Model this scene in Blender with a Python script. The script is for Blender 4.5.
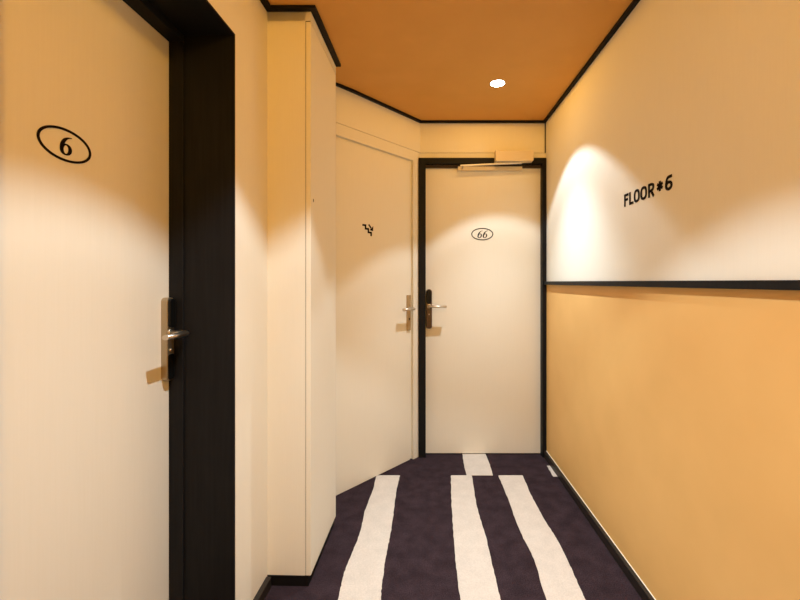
import bpy, bmesh, math, random
from mathutils import Vector, Matrix

for o in list(bpy.data.objects):
    bpy.data.objects.remove(o)
C = bpy.context.scene.collection
SC = bpy.context.scene
random.seed(4)

# ------------------------------------------------------------------ camera, world, exposure
EYE = 1.235
cam = bpy.data.objects.new('camera', bpy.data.cameras.new('camera'))
C.objects.link(cam)
cam.location = (0, 0, EYE)
cam.rotation_euler = (math.pi / 2, 0, 0)
cam.data.sensor_width = 36
cam.data.lens = 18.0
cam.data.shift_x = -23 / 800
cam.data.shift_y = -18 / 800
cam.data.clip_start = 0.02
SC.camera = cam

w = bpy.data.worlds.new('world')
SC.world = w
w.use_nodes = True
w.node_tree.nodes['Background'].inputs[0].default_value = (1.0, 0.72, 0.42, 1)
w.node_tree.nodes['Background'].inputs[1].default_value = 0.05

vs = SC.view_settings
vs.view_transform = 'Standard'
vs.look = 'None'
vs.gamma = 1
vs.use_curve_mapping = False
vs.exposure = 0.06

SPOT_W = 36.0           # beam of a downlight
CORE_W = 112.0           # brighter middle of the beam
FILL_W = 11.0          # wide warm spill added to each lamp to lift the shade
BEAM_COL = (0.79, 0.95, 1.03)
FILL_COL = (1.0, 0.50, 0.05)

# ------------------------------------------------------------------ materials
def mat(name, col, rough=0.6, metal=0.0, spec=0.5):
    m = bpy.data.materials.new(name)
    m.use_nodes = True
    b = m.node_tree.nodes['Principled BSDF']
    b.inputs['Base Color'].default_value = (*col, 1)
    b.inputs['Roughness'].default_value = rough
    b.inputs['Metallic'].default_value = metal
    b.inputs['Specular IOR Level'].default_value = spec
    return m

def grain(m, col_a, col_b, scale, bump=0.0, detail=3.0, dist=0.002):
    """fine noise between two colours (object coordinates, stretched by scale)"""
    nt = m.node_tree
    b = nt.nodes['Principled BSDF']
    tc = nt.nodes.new('ShaderNodeTexCoord')
    mp = nt.nodes.new('ShaderNodeMapping')
    mp.inputs['Scale'].default_value = scale
    nz = nt.nodes.new('ShaderNodeTexNoise')
    nz.inputs['Scale'].default_value = 1.0
    nz.inputs['Detail'].default_value = detail
    rp = nt.nodes.new('ShaderNodeValToRGB')
    rp.color_ramp.elements[0].position = 0.3
    rp.color_ramp.elements[1].position = 0.7
    rp.color_ramp.elements[0].color = (*col_a, 1)
    rp.color_ramp.elements[1].color = (*col_b, 1)
    nt.links.new(tc.outputs['Object'], mp.inputs['Vector'])
    nt.links.new(mp.outputs['Vector'], nz.inputs['Vector'])
    nt.links.new(nz.outputs['Fac'], rp.inputs['Fac'])
    nt.links.new(rp.outputs['Color'], b.inputs['Base Color'])
    if bump:
        bp = nt.nodes.new('ShaderNodeBump')
        bp.inputs['Strength'].default_value = bump
        bp.inputs['Distance'].default_value = dist
        nt.links.new(nz.outputs['Fac'], bp.inputs['Height'])
        nt.links.new(bp.outputs['Normal'], b.inputs['Normal'])
    return m

CREAM = grain(mat('cream_veneer', (.8, .7, .55), .55, spec=.3), (.835, .785, .670), (.850, .80, .690), (190, 190, 5), .02)
WALLPAPER = grain(mat('cream_wallcovering', (.8, .7, .55), .7, spec=.2), (.845, .81, .725), (.857, .824, .74), (160, 160, 9), .03)
GOLD = grain(mat('golden_paint', (.75, .47, .17), .55, spec=.3), (.80, .475, .165), (.84, .505, .18), (5, 5, 5), .0)
CEIL = grain(mat('ochre_ceiling_paint', (.6, .3, .09), .6, spec=.3), (.74, .37, .085), (.78, .395, .095), (6, 6, 6))
BLACK = grain(mat('black_satin_wood', (.012, .011, .011), .5, spec=.12), (.009, .0088, .0098), (.013, .0126, .0138), (120, 120, 6), .05)
SKIRT = mat('dark_brown_skirting', (.022, .017, .014), .45, spec=.3)
BLACKM = mat('black_matt', (.006, .005, .005), .6, spec=.2)
INK = mat('black_vinyl', (.006, .003, .0025), .75, spec=.12)
DARKGAP = mat('dark_joint', (.05, .028, .012), .8)
NICKEL = mat('satin_nickel', (.62, .55, .46), .32, 1.0)
PLATE = mat('aged_nickel', (.46, .37, .25), .38, .9)
SILVER = mat('silver_paint', (.78, .75, .70), .35, .4)
BRONZE = mat('dark_bronze', (.12, .085, .06), .3, .85)
BRASS = mat('brushed_brass', (.50, .37, .21), .42, .75)
PLASTIC = mat('black_gloss_plastic', (.005, .005, .005), .35, spec=.22)
RING = mat('downlight_ring', (.75, .62, .42), .4, spec=.4)
CARPET = grain(mat('aubergine_carpet', (.04, .03, .032), 1.0, spec=.05), (.017, .0095, .012), (.046, .029, .034), (230, 230, 230), .5, 4.0, .004)
STRIPE = grain(mat('ivory_carpet', (.8, .7, .58), 1.0, spec=.05), (.52, .45, .39), (.62, .54, .47), (230, 230, 230), .4, 4.0, .003)
LAMP = mat('lamp_lens', (1, 1, 1), .4)
_b = LAMP.node_tree.nodes['Principled BSDF']
_b.inputs['Emission Color'].default_value = (1, .96, .9, 1)
_b.inputs['Emission Strength'].default_value = 30

# large-scale mottling on top of the carpet pile
def mottle(m, lo, hi):
    nt = m.node_tree
    b = nt.nodes['Principled BSDF']
    src = b.inputs['Base Color'].links[0].from_socket
    tc = nt.nodes.new('ShaderNodeTexCoord')
    nz = nt.nodes.new('ShaderNodeTexNoise')
    nz.inputs['Scale'].default_value = 14
    nz.inputs['Detail'].default_value = 4
    mr = nt.nodes.new('ShaderNodeMapRange')
    mr.inputs['From Min'].default_value = .3
    mr.inputs['From Max'].default_value = .7
    mr.inputs['To Min'].default_value = lo
    mr.inputs['To Max'].default_value = hi
    mx = nt.nodes.new('ShaderNodeVectorMath')
    mx.operation = 'SCALE'
    nt.links.new(tc.outputs['Object'], nz.inputs['Vector'])
    nt.links.new(nz.outputs['Fac'], mr.inputs['Value'])
    nt.links.new(src, mx.inputs[0])
    nt.links.new(mr.outputs['Result'], mx.inputs['Scale'])
    nt.links.new(mx.outputs[0], b.inputs['Base Color'])
mottle(CARPET, .8, 1.3)
mottle(STRIPE, .95, 1.05)

# ------------------------------------------------------------------ mesh helpers
def box(bm, x0, x1, y0, y1, z0, z1, bev=0.0, seg=2, M=None, mi=0):
    g = bmesh.ops.create_cube(bm, size=1)
    vv = g['verts']
    bmesh.ops.scale(bm, vec=(abs(x1 - x0), abs(y1 - y0), abs(z1 - z0)), verts=vv)
    bmesh.ops.translate(bm, vec=((x0 + x1) / 2, (y0 + y1) / 2, (z0 + z1) / 2), verts=vv)
    if bev:
        ee = list({e for v in vv for e in v.link_edges})
        r = bmesh.ops.bevel(bm, geom=ee, offset=bev, segments=seg, affect='EDGES', profile=.5)
        vv = list({v for f in r['faces'] for v in f.verts} | {v for v in vv if v.is_valid})
    for f in {f for v in vv for f in v.link_faces}:
        f.material_index = mi
    if M is not None:
        bmesh.ops.transform(bm, matrix=M, verts=vv)
    return vv

def prism(bm, pts, h0, h1, axis='z', bev=0.0):
    """closed outline pts (2D) extruded along axis between h0 and h1"""
    def P(p, h):
        return (p[0], p[1], h) if axis == 'z' else ((p[0], h, p[1]) if axis == 'y' else (h, p[0], p[1]))
    a = [bm.verts.new(P(p, h0)) for p in pts]
    b = [bm.verts.new(P(p, h1)) for p in pts]
    n = len(pts)
    fs = [bm.faces.new(a), bm.faces.new(b)]
    for i in range(n):
        fs.append(bm.faces.new((a[i], a[(i + 1) % n], b[(i + 1) % n], b[i])))
    bmesh.ops.recalc_face_normals(bm, faces=fs)
    if bev:
        ee = [e for e in set(fs[1].edges) | set(fs[0].edges)]
        bmesh.ops.bevel(bm, geom=ee, offset=bev, segments=2, affect='EDGES', profile=.5)
    return fs

def tube(bm, pts, r, n=14, cap=True, flat=1.0):
    """round bar through 3D points; r number or list"""
    pts = [Vector(p) for p in pts]
    rr = r if isinstance(r, (list, tuple)) else [r] * len(pts)
    rings = []
    up = None
    for i, p in enumerate(pts):
        t = (pts[min(i + 1, len(pts) - 1)] - pts[max(i - 1, 0)]).normalized()
        if up is None:
            up = Vector((0, 0, 1)) if abs(t.z) < .9 else Vector((1, 0, 0))
        s = t.cross(up).normalized()
        u = s.cross(t).normalized()
        up = u
        rings.append([bm.verts.new(p + (s * flat * math.cos(2 * math.pi * k / n) + u * math.sin(2 * math.pi * k / n)) * rr[i]) for k in range(n)])
    fs = []
    for a, b in zip(rings, rings[1:]):
        for k in range(n):
            f = bm.faces.new((a[k], a[(k + 1) % n], b[(k + 1) % n], b[k]))
            f.smooth = True
            fs.append(f)
    if cap:
        fs.append(bm.faces.new(rings[0]))
        fs.append(bm.faces.new(rings[-1]))
    bmesh.ops.recalc_face_normals(bm, faces=fs)

def lathe(bm, prof, n=48, axis_pt=(0, 0, 0)):
    """profile [(r,z)...] turned round z"""
    rings = []
    for r, z in prof:
        if r < 1e-6:
            rings.append([bm.verts.new((axis_pt[0], axis_pt[1], axis_pt[2] + z))])
        else:
            rings.append([bm.verts.new((axis_pt[0] + r * math.cos(2 * math.pi * k / n), axis_pt[1] + r * math.sin(2 * math.pi * k / n), axis_pt[2] + z)) for k in range(n)])
    fs = []
    for a, b in zip(rings, rings[1:]):
        for k in range(n):
            q = [a[k % len(a)], a[(k + 1) % len(a)], b[(k + 1) % len(b)], b[k % len(b)]]
            q2 = []
            for v in q:
                if v not in q2:
                    q2.append(v)
            if len(q2) > 2:
                f = bm.faces.new(q2)
                f.smooth = True
                fs.append(f)
    bmesh.ops.recalc_face_normals(bm, faces=fs)

def smooth_path(pts, n=8, closed=False):
    """Catmull-Rom through 2D points with any further values carried along"""
    out = []
    N = len(pts)
    rng = range(N if closed else N - 1)
    for i in rng:
        def g(j):
            return pts[j % N] if closed else pts[max(0, min(N - 1, j))]
        p0, p1, p2, p3 = g(i - 1), g(i), g(i + 1), g(i + 2)
        for k in range(n):
            t = k / n
            out.append(tuple(.5 * (2 * b + (c - a) * t + (2 * a - 5 * b + 4 * c - d) * t * t + (3 * b - a - 3 * c + d) * t ** 3)
                             for a, b, c, d in zip(p0, p1, p2, p3)))
    if not closed:
        out.append(tuple(pts[-1]))
    return out

def stroke(bm, path, wid, y0, y1, closed=False, ox=0.0, oz=0.0, shear=0.0):
    """flat lettering stroke: path of (gx, gz[, w]) in viewer's right/up, laid on a wall whose local x runs to the viewer's left"""
    N = len(path)
    L, R = [], []
    for i, p in enumerate(path):
        a = path[(i - 1) % N] if closed or i > 0 else path[i]
        b = path[(i + 1) % N] if closed or i < N - 1 else path[i]
        d1 = Vector((p[0] - a[0], p[1] - a[1]))
        d2 = Vector((b[0] - p[0], b[1] - p[1]))
        if d1.length < 1e-9: d1 = d2
        if d2.length < 1e-9: d2 = d1
        d1.normalize(); d2.normalize()
        n1 = Vector((-d1.y, d1.x)); n2 = Vector((-d2.y, d2.x))
        nn = (n1 + n2)
        nn.normalize()
        k = 1 / max(.45, nn.dot(n1))
        h = (p[2] if len(p) > 2 else wid) / 2 * k
        L.append((p[0] + nn.x * h, p[1] + nn.y * h))
        R.append((p[0] - nn.x * h, p[1] - nn.y * h))
    def V(q, y):
        return bm.verts.new((-(ox + q[0] + shear * q[1]), y, oz + q[1]))
    l0 = [V(q, y0) for q in L]; r0 = [V(q, y0) for q in R]
    l1 = [V(q, y1) for q in L]; r1 = [V(q, y1) for q in R]
    fs = []
    for i in range(N if closed else N - 1):
        j = (i + 1) % N
        for q in ((l0[i], l0[j], r0[j], r0[i]), (l1[i], r1[i], r1[j], l1[j]), (l0[i], l1[i], l1[j], l0[j]), (r0[i], r0[j], r1[j], r1[i])):
            fs.append(bm.faces.new(q))
    if not closed:
        fs.append(bm.faces.new((l0[0], r0[0], r1[0], l1[0])))
        fs.append(bm.faces.new((l0[-1], l1[-1], r1[-1], r0[-1])))
    bmesh.ops.recalc_face_normals(bm, faces=fs)

def obj(name, bm, m, parent=None, M=None):
    me = bpy.data.meshes.new(name)
    if M is not None:
        bmesh.ops.transform(bm, matrix=M, verts=bm.verts)
    bm.to_mesh(me)
    bm.free()
    for k in (m if isinstance(m, (list, tuple)) else [m]):
        me.materials.append(k)
    o = bpy.data.objects.new(name, me)
    C.objects.link(o)
    if parent is not None:
        o.parent = parent
    return o

def thing(name, label, cat, loc=(0, 0, 0), rz=0.0, group=None, kind=None):
    o = bpy.data.objects.new(name, None)
    o.empty_display_size = .05
    C.objects.link(o)
    o.location = loc
    o.rotation_euler = (0, 0, rz)
    o['label'] = label
    o['category'] = cat
    if group: o['group'] = group
    if kind: o['kind'] = kind
    return o

def tag(o, label, cat, kind=None, group=None):
    o['label'] = label
    o['category'] = cat
    if kind: o['kind'] = kind
    if group: o['group'] = group
    return o

def NB():
    return bmesh.new()

# ------------------------------------------------------------------ the plan (metres)
XR = 0.87                       # right wall
YB = 2.84                       # end wall
ZC = 2.376                      # ceiling
TH_L = math.radians(-92)        # left wall frame: local x runs to the viewer's left, local y out of the wall
O_L = Vector((-0.643, 1.3716, 0))
M_L = Matrix.Translation(O_L) @ Matrix.Rotation(TH_L, 4, 'Z')
P2 = Vector((-0.02, 2.84, 0))   # corner between end wall and slanting wall
TH_D = math.atan2(-.7513, -.660)
M_D = Matrix.Translation(P2) @ Matrix.Rotation(TH_D, 4, 'Z')
YP0, YP1, XP, XPL = 1.626, 2.042, -0.456, -0.634   # boxed cupboard

def sstep(t):
    t = max(0, min(1, t))
    return t * t * (3 - 2 * t)

def ceil_z(x, y):               # the old ceiling sags a little towards the cupboard
    return ZC - .032 * sstep((.30 - x) / .70) * sstep((2.36 - y) / .31)

# ------------------------------------------------------------------ floor with its woven stripes
Y_END = 2.553
def fl(px, py):                 # outline measured off the carpet, converted to metres on the floor
    s = (py - 282) / EYE
    return ((px - 423) / s, 400 / s)
bm = NB()
g = bmesh.ops.create_grid(bm, x_segments=2, y_segments=2, size=.5)
bmesh.ops.scale(bm, vec=(2.6, 5.0, 1), verts=bm.verts)
bmesh.ops.translate(bm, vec=(-.15, .60, 0), verts=bm.verts)
bmesh.ops.solidify(bm, geom=list(bm.faces), thickness=.04)
def stripe(bm, left, right):
    n = len(bm.faces)
    L = smooth_path(left, 10); R = smooth_path(right, 10)
    def ragged(P):
        return [P[0]] + [(x + random.uniform(-.0016, .0016), y) for x, y in P[1:-1]] + [P[-1]]
    L, R = ragged(L), ragged(R)
    if len(left) > 4:            # the pile rounds the far corners off a little
        L[0] = (L[0][0], L[0][1] - .006); L.insert(1, L[0]); L[0] = (L[1][0] + .006, L[1][1] + .006)
        R[0] = (R[0][0], R[0][1] - .006); R.insert(1, R[0]); R[0] = (R[1][0] - .006, R[1][1] + .006)
    prism(bm, L + R[::-1], -.004, .0022)
    bm.faces.ensure_lookup_table()
    for f in bm.faces[n:]:
        f.material_index = 1
def edge(pp):
    out = [fl(*p) for p in pp]
    (x0, y0), (x1, y1) = out[-2], out[-1]
    out.append((x1 + (x1 - x0) * .3 + .01, y1 - .25))
    out.append((x1 - .01, y1 - .6))
    return out
stripe(bm, edge([(376.6, 475.6), (372.3, 492), (365, 511), (360, 533), (350, 558), (343.5, 576), (338.2, 600)]),
       edge([(400, 475.6), (397, 488), (394.5, 506), (391.3, 530), (386.4, 554), (382.7, 580), (380.6, 600)]))
stripe(bm, edge([(450.8, 475.6), (451.3, 498), (452.7, 522), (455.4, 560), (460.6, 600)]),
       edge([(471.8, 475.6), (477, 507), (485.6, 536), (492.8, 567), (500.6, 600)]))
stripe(bm, edge([(498.2, 475.6), (506.5, 495), (519, 529), (534, 560), (546.2, 600)]),
       edge([(522.8, 475.6), (531, 495), (543.5, 518), (557.5, 541), (571.5, 569), (585.5, 600)]))
stripe(bm, [fl(462.3, 453.5), fl(464, 465), fl(466.6, 475.6)], [fl(485, 453.5), fl(489.8, 465), fl(493, 475.6)])
stripe(bm, [fl(546.9, 466), fl(553.2, 476.8)], [fl(551.2, 466), fl(558.0, 476.8)])
o = obj('floor', bm, [CARPET, STRIPE])
tag(o, 'dark aubergine carpet with wavy ivory stripes', 'carpet', 'structure')

# ------------------------------------------------------------------ ceiling
bm = NB()
nx, ny = 40, 60
gv = [[None] * (ny + 1) for _ in range(nx + 1)]
for i in range(nx + 1):
    for j in range(ny + 1):
        x = -1.1 + 2.1 * i / nx; y = -1.8 + 4.8 * j / ny
        gv[i][j] = bm.verts.new((x, y, ceil_z(x, y)))
for i in range(nx):
    for j in range(ny):
        f = bm.faces.new((gv[i][j], gv[i][j + 1], gv[i + 1][j + 1], gv[i + 1][j]))
        f.smooth = True
box(bm, -1.1, 1.0, -1.8, 3.0, ZC + .02, ZC + .06)
o = obj('ceiling', bm, CEIL)
tag(o, 'ochre painted ceiling', 'ceiling', 'structure')

# ------------------------------------------------------------------ walls
ZT = 2.43
ZRAIL0, ZRAIL1 = EYE - .019, EYE + .0045
bm = NB()
box(bm, XR, XR + .12, -1.8, 3.0, -.02, EYE - .008, mi=1)
box(bm, XR, XR + .12, -1.8, 3.0, EYE - .008, ZT, mi=0)
tag(obj('wall_right', bm, [WALLPAPER, GOLD]), 'right wall, cream above the black rail and golden below', 'wall', 'structure')

# end wall: opening for the door, an upper panel above a fine joint
DX0, DX1 = -.031, .880          # outside of the black door frame
ZJ = EYE + .915
ZF = EYE + .874                 # top of black frame
bm = NB()
box(bm, -.10, XR + .02, YB, YB + .12, ZJ + .003, ZT)
box(bm, -.10, XR + .02, YB + .006, YB + .12, ZF - .06, ZJ + .004, mi=1)
box(bm, -.06, XR + .02, YB, YB + .12, ZF - .04, ZJ)
box(bm, -.20, XR + .12, YB + .10, YB + .20, -.02, ZF)
tag(obj('wall_back', bm, [CREAM, DARKGAP]), 'cream end wall above the black framed door', 'wall', 'structure')

# slanting wall with the staircase door: local x = distance from the corner
bm = NB()
box(bm, -.02, .95, -.12, 0, ZJ + .003, ZT)
box(bm, -.02, .95, -.12, -.006, ZJ - .02, ZJ + .004, mi=1)
box(bm, -.02, .020, -.12, 0, -.02, ZJ)
box(bm, .885, .95, -.12, 0, -.02, ZJ)
tag(obj('wall_diagonal', bm, [CREAM, DARKGAP], M=M_D), 'cream slanting wall round the staircase door', 'wall', 'structure')

# left wall: opening for the big door
OW = .875
ZO = EYE + .849
bm = NB()
box(bm, -.90, 0, -.32, 0, -.02, ZT)
box(bm, OW, 3.2, -.32, 0, -.02, ZT)
box(bm, 0, OW, -.32, 0, ZO, ZT)
box(bm, -.01, OW + .01, -.42, -.30, -.02, ZO + .02)
tag(obj('wall_left', bm, CREAM, M=M_L), 'cream left wall round the deep black doorway', 'wall', 'structure')

bm = NB()
box(bm, -1.2, XR + .12, -1.9, -1.78, -.02, ZT)
o = obj('wall_front', bm, WALLPAPER)
tag(o, 'cream wall closing the corridor behind the viewer', 'wall', 'structure')

# ------------------------------------------------------------------ black trims
def trim_run(bm, pts, dep, hgt, zf):
    """moulding along a polyline (x, y); dep to the left of the direction of travel; top follows the ceiling"""
    P = [Vector((p[0], p[1])) for p in pts]
    sec = []
    for i, p in enumerate(P):
        d1 = (P[i] - P[i - 1]).normalized() if i else (P[1] - P[0]).normalized()
        d2 = (P[i + 1] - P[i]).normalized() if i < len(P) - 1 else d1
        n1 = Vector((-d1.y, d1.x)); n2 = Vector((-d2.y, d2.x))
        nn = (n1 + n2).normalized()
        off = nn * dep / max(.3, nn.dot(n1))
        q = p + off
        zt = zf(p.x, p.y)
        sec.append([bm.verts.new((p.x, p.y, zt - hgt)), bm.verts.new((q.x, q.y, zf(q.x, q.y) - hgt)),
                    bm.verts.new((q.x, q.y, zf(q.x, q.y) + .004)), bm.verts.new((p.x, p.y, zt + .004))])
    fs = []
    for a, b in zip(sec, sec[1:]):
        for k in range(4):
            fs.append(bm.faces.new((a[k], a[(k + 1) % 4], b[(k + 1) % 4], b[k])))
    fs.append(bm.faces.new(sec[0])); fs.append(bm.faces.new(sec[-1]))
    bmesh.ops.recalc_face_normals(bm, faces=fs)

def dens(a, b, n):
    return [(a[0] + (b[0] - a[0]) * k / n, a[1] + (b[1] - a[1]) * k / n) for k in range(n)]

bm = NB()
trim_run(bm, [(XR, -1.78), (XR, YB)], .020, .014, ceil_z)
tag(obj('trim_1', bm, BLACKM), 'black ceiling moulding along the right wall', 'moulding', 'structure')
bm = NB()
trim_run(bm, [(XR - .02, YB), (P2.x, P2.y)] + [(P2.x - .660 * u, P2.y - .7513 * u) for u in (.2, .4, .5, .6, .7, .8, .86)], .018, .014, ceil_z)
tag(obj('trim_2', bm, BLACKM), 'black ceiling moulding over the end wall and slanting wall', 'moulding', 'structure')
def Lw(x):
    return (O_L + (M_L.to_3x3() @ Vector((x, 0, 0)))).to_2d()
bm = NB()
pl = Lw(-(YP0 - O_L.y))
run = dens((XP + .012, YP1), (XP + .001, YP0), 8) + [(XP, YP0), (pl.x, YP0)] + [tuple(Lw(x)) for x in (-.15, 0, .4, .8, 1.4, 2.2, 3.1)]
trim_run(bm, run, .025, .011, ceil_z)
tag(obj('trim_3', bm, BLACKM), 'black ceiling moulding round the cupboard and left wall', 'moulding', 'structure')

# chair rail
bm = NB()
box(bm, XR - .020, XR + .01, -1.78, YB - .03, ZRAIL0, ZRAIL1, .0015, 1)
tag(obj('trim_4', bm, BLACK), 'narrow black rail along the right wall', 'rail', 'structure')
# thin black bead in the corner above the end door
bm = NB()
box(bm, XR - .006, XR + .01, YB - .006, YB + .01, ZJ, ZC - .015)
tag(obj('trim_5', bm, BLACKM), 'thin black bead in the corner above the end door', 'trim', 'structure')

# baseboards
bm = NB()
box(bm, XR - .018, XR + .01, -1.78, YB - .026, -.004, .046, .002, 1)
tag(obj('baseboard_right', bm, SKIRT), 'black baseboard under the golden wall', 'baseboard', 'structure')
bm = NB()
box(bm, -(YP0 - O_L.y) + .004, 0, -.01, .020, -.004, .042, .002, 1)
box(bm, OW, 3.15, -.01, .020, -.004, .042, .002, 1)
tag(obj('baseboard_left', bm, SKIRT, M=M_L), 'black baseboard of the left wall', 'baseboard', 'structure')

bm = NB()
box(bm, XR - .003, XR + .01, -1.78, YB - .026, .045, .0485)  # pale strip put in as the bright halo line over the baseboard
tag(obj('bright_edge', bm, CREAM), 'thin pale strip standing in for the bright lit edge above the right baseboard', 'trim', 'structure')

# ------------------------------------------------------------------ lettering shapes
def six(bm, ox, oz, h, y0, y1, shear=0.0, wide=1.0, heavy=1.0):
    """old-style bold six; origin at its foot centre, height h"""
    r = h * .29
    bowl = []
    for k in range(40):
        a = 2 * math.pi * k / 40
        wd = h * (.075 + .105 * abs(math.cos(a)) ** 1.6) * heavy
        bowl.append((r * .82 * wide * math.cos(a), h * .30 + h * .262 * math.sin(a), wd))
    stroke(bm, bowl, .01, y0, y1, True, ox, oz, shear)
    tail = smooth_path([(-r * .84 * wide, h * .30, h * .17 * heavy), (-r * .80 * wide, h * .50, h * .19 * heavy), (-r * .50 * wide, h * .73, h * .17 * heavy),
                        (r * .02 * wide, h * .89, h * .11 * heavy), (r * .62 * wide, h * .965, h * .055 * heavy), (r * .95 * wide, h * .975, h * .035)], 7)
    stroke(bm, tail, .01, y0, y1, False, ox, oz, shear)

def ellipse(bm, ox, oz, a, b, wd, y0, y1):
    stroke(bm, [(a * math.cos(2 * math.pi * k / 72), b * math.sin(2 * math.pi * k / 72), wd) for k in range(72)], wd, y0, y1, True, ox, oz)

# ------------------------------------------------------------------ doors
def stadium(w, h, n=8, x=0, z=0, r=None):
    r = r if r is not None else w / 2
    pts = []
    for cx, cz, a0 in ((x + w / 2 - r, z + h / 2 - r, 0), (x - w / 2 + r, z + h / 2 - r, 90), (x - w / 2 + r, z - h / 2 + r, 180), (x + w / 2 - r, z - h / 2 + r, 270)):
        for k in range(n + 1):
            a = math.radians(a0 + 90 * k / n)
            pts.append((cx + r * math.cos(a), cz + r * math.sin(a)))
    return pts

def lock(parent, cx, y, away, plate_mat, pw, ll, low_mat, pr):
    """electronic lock: plate centre cx on door face y; lever runs towards 'away' (+1/-1 along local x)"""
    zc = (.903 + 1.183) / 2
    bm = NB()
    prism(bm, stadium(pw, .28, x=cx, z=zc, r=pw / 2 - .003), y - .001, y + .022, 'y', .0025)
    p = obj('lock_plate', bm, plate_mat, parent)
    bm = NB()
    prism(bm, stadium(pw - .006, .098, x=cx, z=1.130, r=pw / 2 - .005), y + .021, y + .030, 'y', .002)
    c = obj('card_reader', bm, PLASTIC, p); c['label'] = 'black card reader cover'
    bm = NB()
    prism(bm, stadium(pw - .006, .085, x=cx, z=.950, r=.010), y + .021, y + .025, 'y', .001)
    obj('lower_cover', bm, low_mat, p)
    bm = NB()
    zl = EYE - .172
    nx = cx
    tube(bm, [(nx, y + .02, zl), (nx, y + .026, zl)], .015, 20)
    arc = [(nx, y + .024, zl), (nx, y + pr - .030, zl), (nx, y + pr - .014, zl), (nx + away * .004, y + pr - .005, zl), (nx + away * .014, y + pr - .001, zl),
           (nx + away * .05, y + pr, zl), (nx + away * ll, y + pr, zl)]
    tube(bm, arc, [.0085] * 4 + [.0085, .0085, .008], 16, flat=1.35)
    h = obj('lever', bm, NICKEL, p); h['label'] = 'satin nickel lever'
    bm = NB()
    prism(bm, stadium(.010, .010, x=cx, z=1.005, r=.005), y + .021, y + .026, 'y', .001)
    obj('key_cylinder', bm, NICKEL, p)
    return p

# --- the big door on the left: number 6
d1 = thing('door_1', 'big cream door numbered 6 in a deep black frame, left', 'door', O_L, TH_L, kind='structure')
bm = NB()
box(bm, .004, OW - .004, -.272, -.228, .010, 2.075, .001, 1)
obj('door_leaf', bm, CREAM, d1)
bm = NB()
e = .0005
box(bm, 0 - .001, .005, -.154, -.001, -.002, ZO)                  # liner boards
box(bm, OW - .005, OW + .001, -.154, -.001, -.002, ZO)
box(bm, 0, OW, -.154, -.001, ZO - .005, ZO + .001)
box(bm, 0 - .001, .0035, -.18, -.150, -.002, ZO)                   # shadow groove
box(bm, OW - .0035, OW + .001, -.18, -.150, -.002, ZO)
box(bm, 0, OW, -.18, -.150, ZO - .0035, ZO + .001)
box(bm, 0 - .001, .010, -.2275, -.177, -.002, ZO, .001, 1)        # stop
box(bm, OW - .010, OW + .001, -.2275, -.177, -.002, ZO, .001, 1)
box(bm, 0, OW, -.2275, -.177, EYE + .822, ZO + .001, .001, 1)
box(bm, 0 - .001, .0035, -.30, -.226, -.002, ZO)
box(bm, OW - .0035, OW + .001, -.30, -.226, -.002, ZO)
f = obj('door_frame', bm, BLACK, d1); f['label'] = 'deep black door frame'
lk = lock(d1, .030, -.228, 1, PLATE, .036, .112, PLASTIC, .080)
bm = NB()
ellipse(bm, -.390, EYE + .3385, .069, .0378, .0058, -.2285, -.2262)
six(bm, -.391, EYE + .3375 - .024, .0475, -.2285, -.2262, .08)
s = obj('number_sign', bm, INK, d1); s['label'] = 'black oval ring round the numeral 6'

# --- door at the end: number 66.  local x runs to -X, y towards the viewer
d2 = thing('door_2', 'cream door numbered 66 in a black frame at the corridor end', 'door', (.4245, YB, 0), math.pi, kind='structure')
lx0, lx1 = .4245 - .841, .4245 - .019       # local extents of the leaf (right .. left)
bm = NB()
box(bm, lx0 - .012, lx1 + .012, -.07, -.026, .008, EYE + .838, .001, 1)
obj('door_leaf', bm, CREAM, d2)
bm = NB()
a0, a1 = .4245 - XR + .002, .4245 + .031
box(bm, lx1, a1, -.075, .026, -.002, ZF)
box(bm, a0, lx0, -.075, .026, -.002, ZF)
box(bm, lx0, lx1, -.075, .026, EYE + .834, ZF)
f = obj('door_frame', bm, BLACK, d2); f['label'] = 'black door frame'
lock(d2, lx1 - .024, -.026, -1, BRONZE, .042, .122, BRONZE, .070)
bm = NB()
ellipse(bm, 0, EYE + .343, .0755, .0410, .0062, -.0265, -.0245)
six(bm, -.022, EYE + .341 - .026, .053, -.0265, -.0245, .22, .9, .85)
six(bm, .016, EYE + .341 - .026, .053, -.0265, -.0245, .22, .9, .85)
s = obj('number_sign', bm, INK, d2); s['label'] = 'black oval ring round the number 66'

# --- door in the slanting wall: staircase
d3 = thing('door_3', 'plain cream door with a small staircase sign in the slanting wall', 'door', P2, TH_D, kind='structure')
bm = NB()
box(bm, .0955, .8135, -.065, -.010, .002, EYE + .829, .0015, 1)
obj('door_leaf', bm, CREAM, d3)
bm = NB()
FT = EYE + .872
for (x0, x1) in ((.0205, .072), (.836, .8845)):
    box(bm, x0, x1, -.10, .0, -.002, ZJ)
box(bm, .072, .836, -.10, .0, EYE + .846, ZJ)
box(bm, .072, .0925, -.10, -.022, -.002, EYE + .846)
box(bm, .8165, .836, -.10, -.022, -.002, EYE + .846)
box(bm, .0925, .8165, -.10, -.022, EYE + .831, EYE + .846)
f = obj('door_frame', bm, CREAM, d3)
bm = NB()
box(bm, .0965, .1305, -.0105, .0005, .902, 1.145, .002, 2)
p = obj('lock_plate', bm, BRASS, d3); p['label'] = 'plain brass back plate'
bm = NB()
zl = EYE - .184
tube(bm, [(.111, -.002, zl), (.111, .010, zl)], .012, 18)
tube(bm, [(.111, .004, zl), (.111, .034, zl), (.112, .044, zl), (.119, .050, zl), (.131, .051, zl), (.17, .051, zl), (.222, .051, zl)], [.0090] * 6 + [.0100], 16, flat=1.2)
h = obj('lever', bm, NICKEL, p); h['label'] = 'satin nickel lever'
bm = NB()
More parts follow.
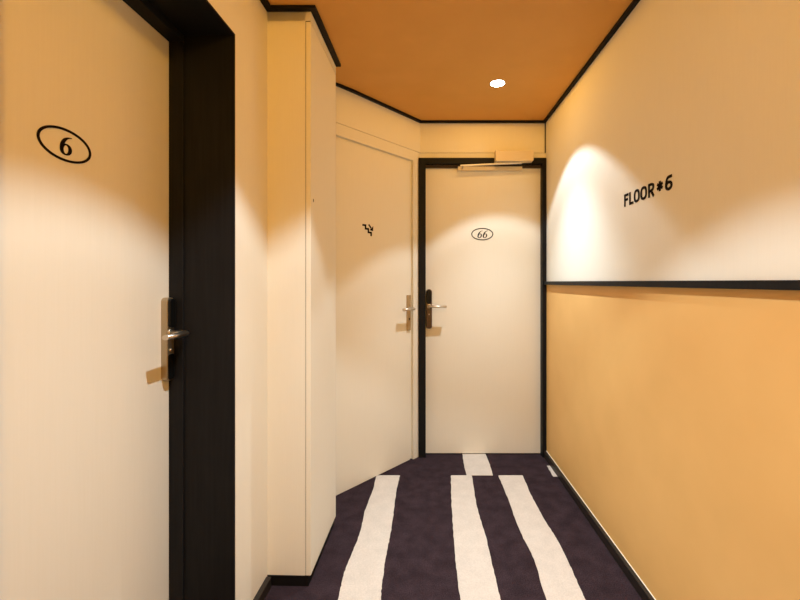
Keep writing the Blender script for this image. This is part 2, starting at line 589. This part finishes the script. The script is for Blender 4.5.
prism(bm, stadium(.008, .016, x=.112, z=.98, r=.004), .0, .0022, 'y')
obj('keyhole', bm, INK, p)
# staircase pictogram with arrow
bm = NB()
zs = [(-.040, .034), (-.014, .034), (-.014, .011), (.010, .011), (.010, -.012), (.034, -.012), (.034, -.036)]
stroke(bm, [(a * .95, b * .9) for a, b in zs], .0115, -.0105, -.0085, False, -.484, EYE + .320)
stroke(bm, [(.012, .038), (.032, .018)], .0105, -.0105, -.0085, False, -.484, EYE + .320)
stroke(bm, [(.046, .026, .0005), (.026, .006, .0005)], .001, -.0105, -.0085, False, -.484, EYE + .320)
tri = [(.050, .031), (.020, .004), (.048, .000)]
prism(bm, [(.484 - x, EYE + .320 + z) for x, z in tri], -.0105, -.0085, 'y')
s = obj('staircase_sign', bm, INK, d3); s['label'] = 'small black stair steps with an arrow pointing down'

# ------------------------------------------------------------------ boxed cupboard beside the big door
cb = thing('cupboard', 'tall narrow cream built-in cupboard standing between the left and slanting doors', 'cupboard', (XPL, YP0 + .004, 0), math.radians(-1.6))
wx, dy = XP - XPL, YP1 - YP0
bm = NB()
zt = 2.36
box(bm, -.012, wx - .022, .0, dy, .042, zt)
box(bm, -.012, wx, .0, dy, EYE + 1.062, zt)
obj('body', bm, CREAM, cb)
bm = NB()
box(bm, wx - .020, wx, .0, dy - .002, .042, EYE + 1.058, .001, 1)
pd = obj('cupboard_door', bm, CREAM, cb)
bm = NB()
box(bm, wx - .0222, wx - .0198, .003, dy - .004, .045, EYE + 1.063)
box(bm, wx - .020, wx - .003, .003, dy - .004, EYE + 1.057, EYE + 1.063)
obj('joint', bm, DARKGAP, cb)
bm = NB()
prism(bm, stadium(.006, .013, x=.035, z=EYE + .338, r=.003), wx - .0005, wx + .0012, 'x')
obj('keyhole', bm, INK, pd)
bm = NB()
box(bm, -.012, wx - .008, -.002, dy - .004, -.003, .042)
pk = obj('plinth', bm, BLACKM, cb); pk['label'] = 'black recessed plinth'

# ------------------------------------------------------------------ door closer over the end door
dc = thing('door_closer', 'beige door closer box with a slim silver arm above door 66', 'door closer', (.632, YB - .02, EYE + .838), math.pi)
bm = NB()
prism(bm, [(.130, -.002), (.130, .072), (-.133, .072), (-.133, .006), (-.128, -.001), (-.05, -.003)], .0065, .058, 'y', .003)
obj('closer_body', bm, RING, dc)
bm = NB()
tube(bm, [(-.045, .034, .006), (-.045, .034, -.014)], .010, 18)
v = box(bm, -.006, .425, .026, .042, -.005, .005, .002)
bmesh.ops.transform(bm, matrix=Matrix.Translation((-.052, 0, -.0085)) @ Matrix.Rotation(math.radians(2.6), 4, 'Y'), verts=v)
ar = obj('closer_arm', bm, SILVER, dc); ar['label'] = 'slim silver arm'
bm = NB()
box(bm, -.073, .384, -.0455, -.018, -.046, -.017, .002)
obj('slide_rail', bm, RING, dc)
bm = NB()
tube(bm, [(.352, -.020, -.029), (.352, .034, -.029)], .006, 12)
obj('slide_pin', bm, NICKEL, ar)

# ------------------------------------------------------------------ FLOOR*6 on the right wall (local x runs to +Y)
fl6 = thing('wall_lettering', 'black lettering reading FLOOR*6 on the cream upper right wall', 'lettering', (XR, 1.727, EYE + .324), math.pi / 2)
Hh, SW = .053, .0102
ya, yb = .0, .002
def letters():
    h = Hh; k = SW / 2
    def L(name, paths, lab=None):
        bm = NB()
        for p, cl in paths:
            stroke(bm, p, SW, ya, yb, cl, 0, 0)
        obj(name, bm, INK, fl6)
    def oval(x0, x1):
        c = (x0 + x1) / 2; a = (x1 - x0) / 2 - k; b = h / 2 - k
        out = []
        for i in range(48):
            t = 2 * math.pi * i / 48
            cx, cz = math.cos(t), math.sin(t)
            out.append((c + a * math.copysign(abs(cx) ** .75, cx), h / 2 + b * math.copysign(abs(cz) ** .75, cz)))
        return out
    L('letter', [([(k, 0), (k, h)], False), ([(0, h - k), (.034, h - k)], False), ([(0, h * .53), (.030, h * .53)], False)])
    L('letter', [([(.042 + k, h), (.042 + k, 0)], False), ([(.042, k), (.074, k)], False)])
    L('letter', [(oval(.079, .122), True)])
    L('letter', [(oval(.129, .174), True)])
    x = .184
    L('letter', [([(x + k, 0), (x + k, h)], False),
                 (smooth_path([(x, h - k), (x + .018, h - k), (x + .030, h - .008), (x + .0335, h * .735), (x + .030, h * .54), (x + .018, h * .45), (x, h * .45)], 6), False),
                 ([(x + .019, h * .45), (x + .036, 0)], False)])
    c, r = .259, .0185
    pp = []
    for i in range(3):
        a = math.radians(90 + 60 * i)
        pp.append(([(c - r * math.cos(a), h * .53 - r * math.sin(a)), (c + r * math.cos(a), h * .53 + r * math.sin(a))], False))
    L('asterisk', pp)
    x = .292; w6 = .041
    bowl = [(x + w6 / 2 + (w6 / 2 - k) * math.cos(2 * math.pi * i / 36), h * .325 + (h * .325 - k) * math.sin(2 * math.pi * i / 36)) for i in range(36)]
    L('numeral', [(bowl, True), (smooth_path([(x + k, h * .33), (x + k * 1.1, h * .52), (x + .011, h * .80), (x + .019, h * .90), (x + .030, h - k), (x + .038, h - k)], 6), False)])
letters()

# ------------------------------------------------------------------ ceiling downlights, each with its own light
def downlight(x, y, label, tilt, half, beam=1.0, fill=1.0, blend=.12, wide=1.0):
    z = ceil_z(x, y)
    t = thing('downlight', label, 'ceiling light', (x, y, z), 0, 'recessed downlights in the ceiling')
    bm = NB()
    lathe(bm, [(.039, -.0005), (.0395, -.0025), (.043, -.003), (.046, -.002), (.047, .002), (.039, .002), (.039, -.0005)])
    obj('bezel', bm, RING, t)
    bm = NB()
    lathe(bm, [(0, -.006), (.012, -.0056), (.024, -.0044), (.034, -.0022), (.0392, -.0008), (.0392, .0015), (0, .0015)])
    l = obj('lens', bm, LAMP, t); l['label'] = 'glowing round lens'
    def spot(name, W, col, ang, blend, d, rad):
        ld = bpy.data.lights.new(name, 'SPOT')
        ld.energy = W; ld.color = col; ld.spot_size = ang; ld.spot_blend = blend; ld.shadow_soft_size = rad
        o = bpy.data.objects.new(name, ld)
        C.objects.link(o); o.parent = t
        o.location = (0, 0, -.012)
        o.rotation_euler = Vector(d).to_track_quat('-Z', 'Y').to_euler()
    spot('beam', SPOT_W * beam * wide, BEAM_COL, math.radians(2 * half), blend, (tilt[0], tilt[1], -1), .012)
    spot('core', CORE_W * beam, BEAM_COL, math.radians(1.65 * half), 1.0, (tilt[0] * .5, tilt[1], -1), .012)
    ld = bpy.data.lights.new('fill', 'SPOT')  # added orange light, stands in for the ambient glow on shaded walls
    ld.spot_size = math.radians(179.5); ld.spot_blend = .03
    ld.energy = FILL_W * fill; ld.color = FILL_COL; ld.shadow_soft_size = .015
    o = bpy.data.objects.new('fill', ld)
    C.objects.link(o); o.parent = t
    o.location = (0, 0, -.02)
    return t
downlight(.428, 2.296, 'small glowing recessed downlight in the ochre ceiling near the end wall', (.085, -.045), 45.5, 1.0, .45, .20, .92)
downlight(-.03, .92, 'recessed downlight over the big left door, above the frame edge', (0, 0), 46.5, 1.05, .18, .25, 1.7)
downlight(.10, -.75, 'unseen recessed downlight added behind the viewer to lift the ambient light', (0, 0), 46, 1.0, 5.2, .5, 1.5)  # added lamp out of view, mainly brightens the shaded surfaces
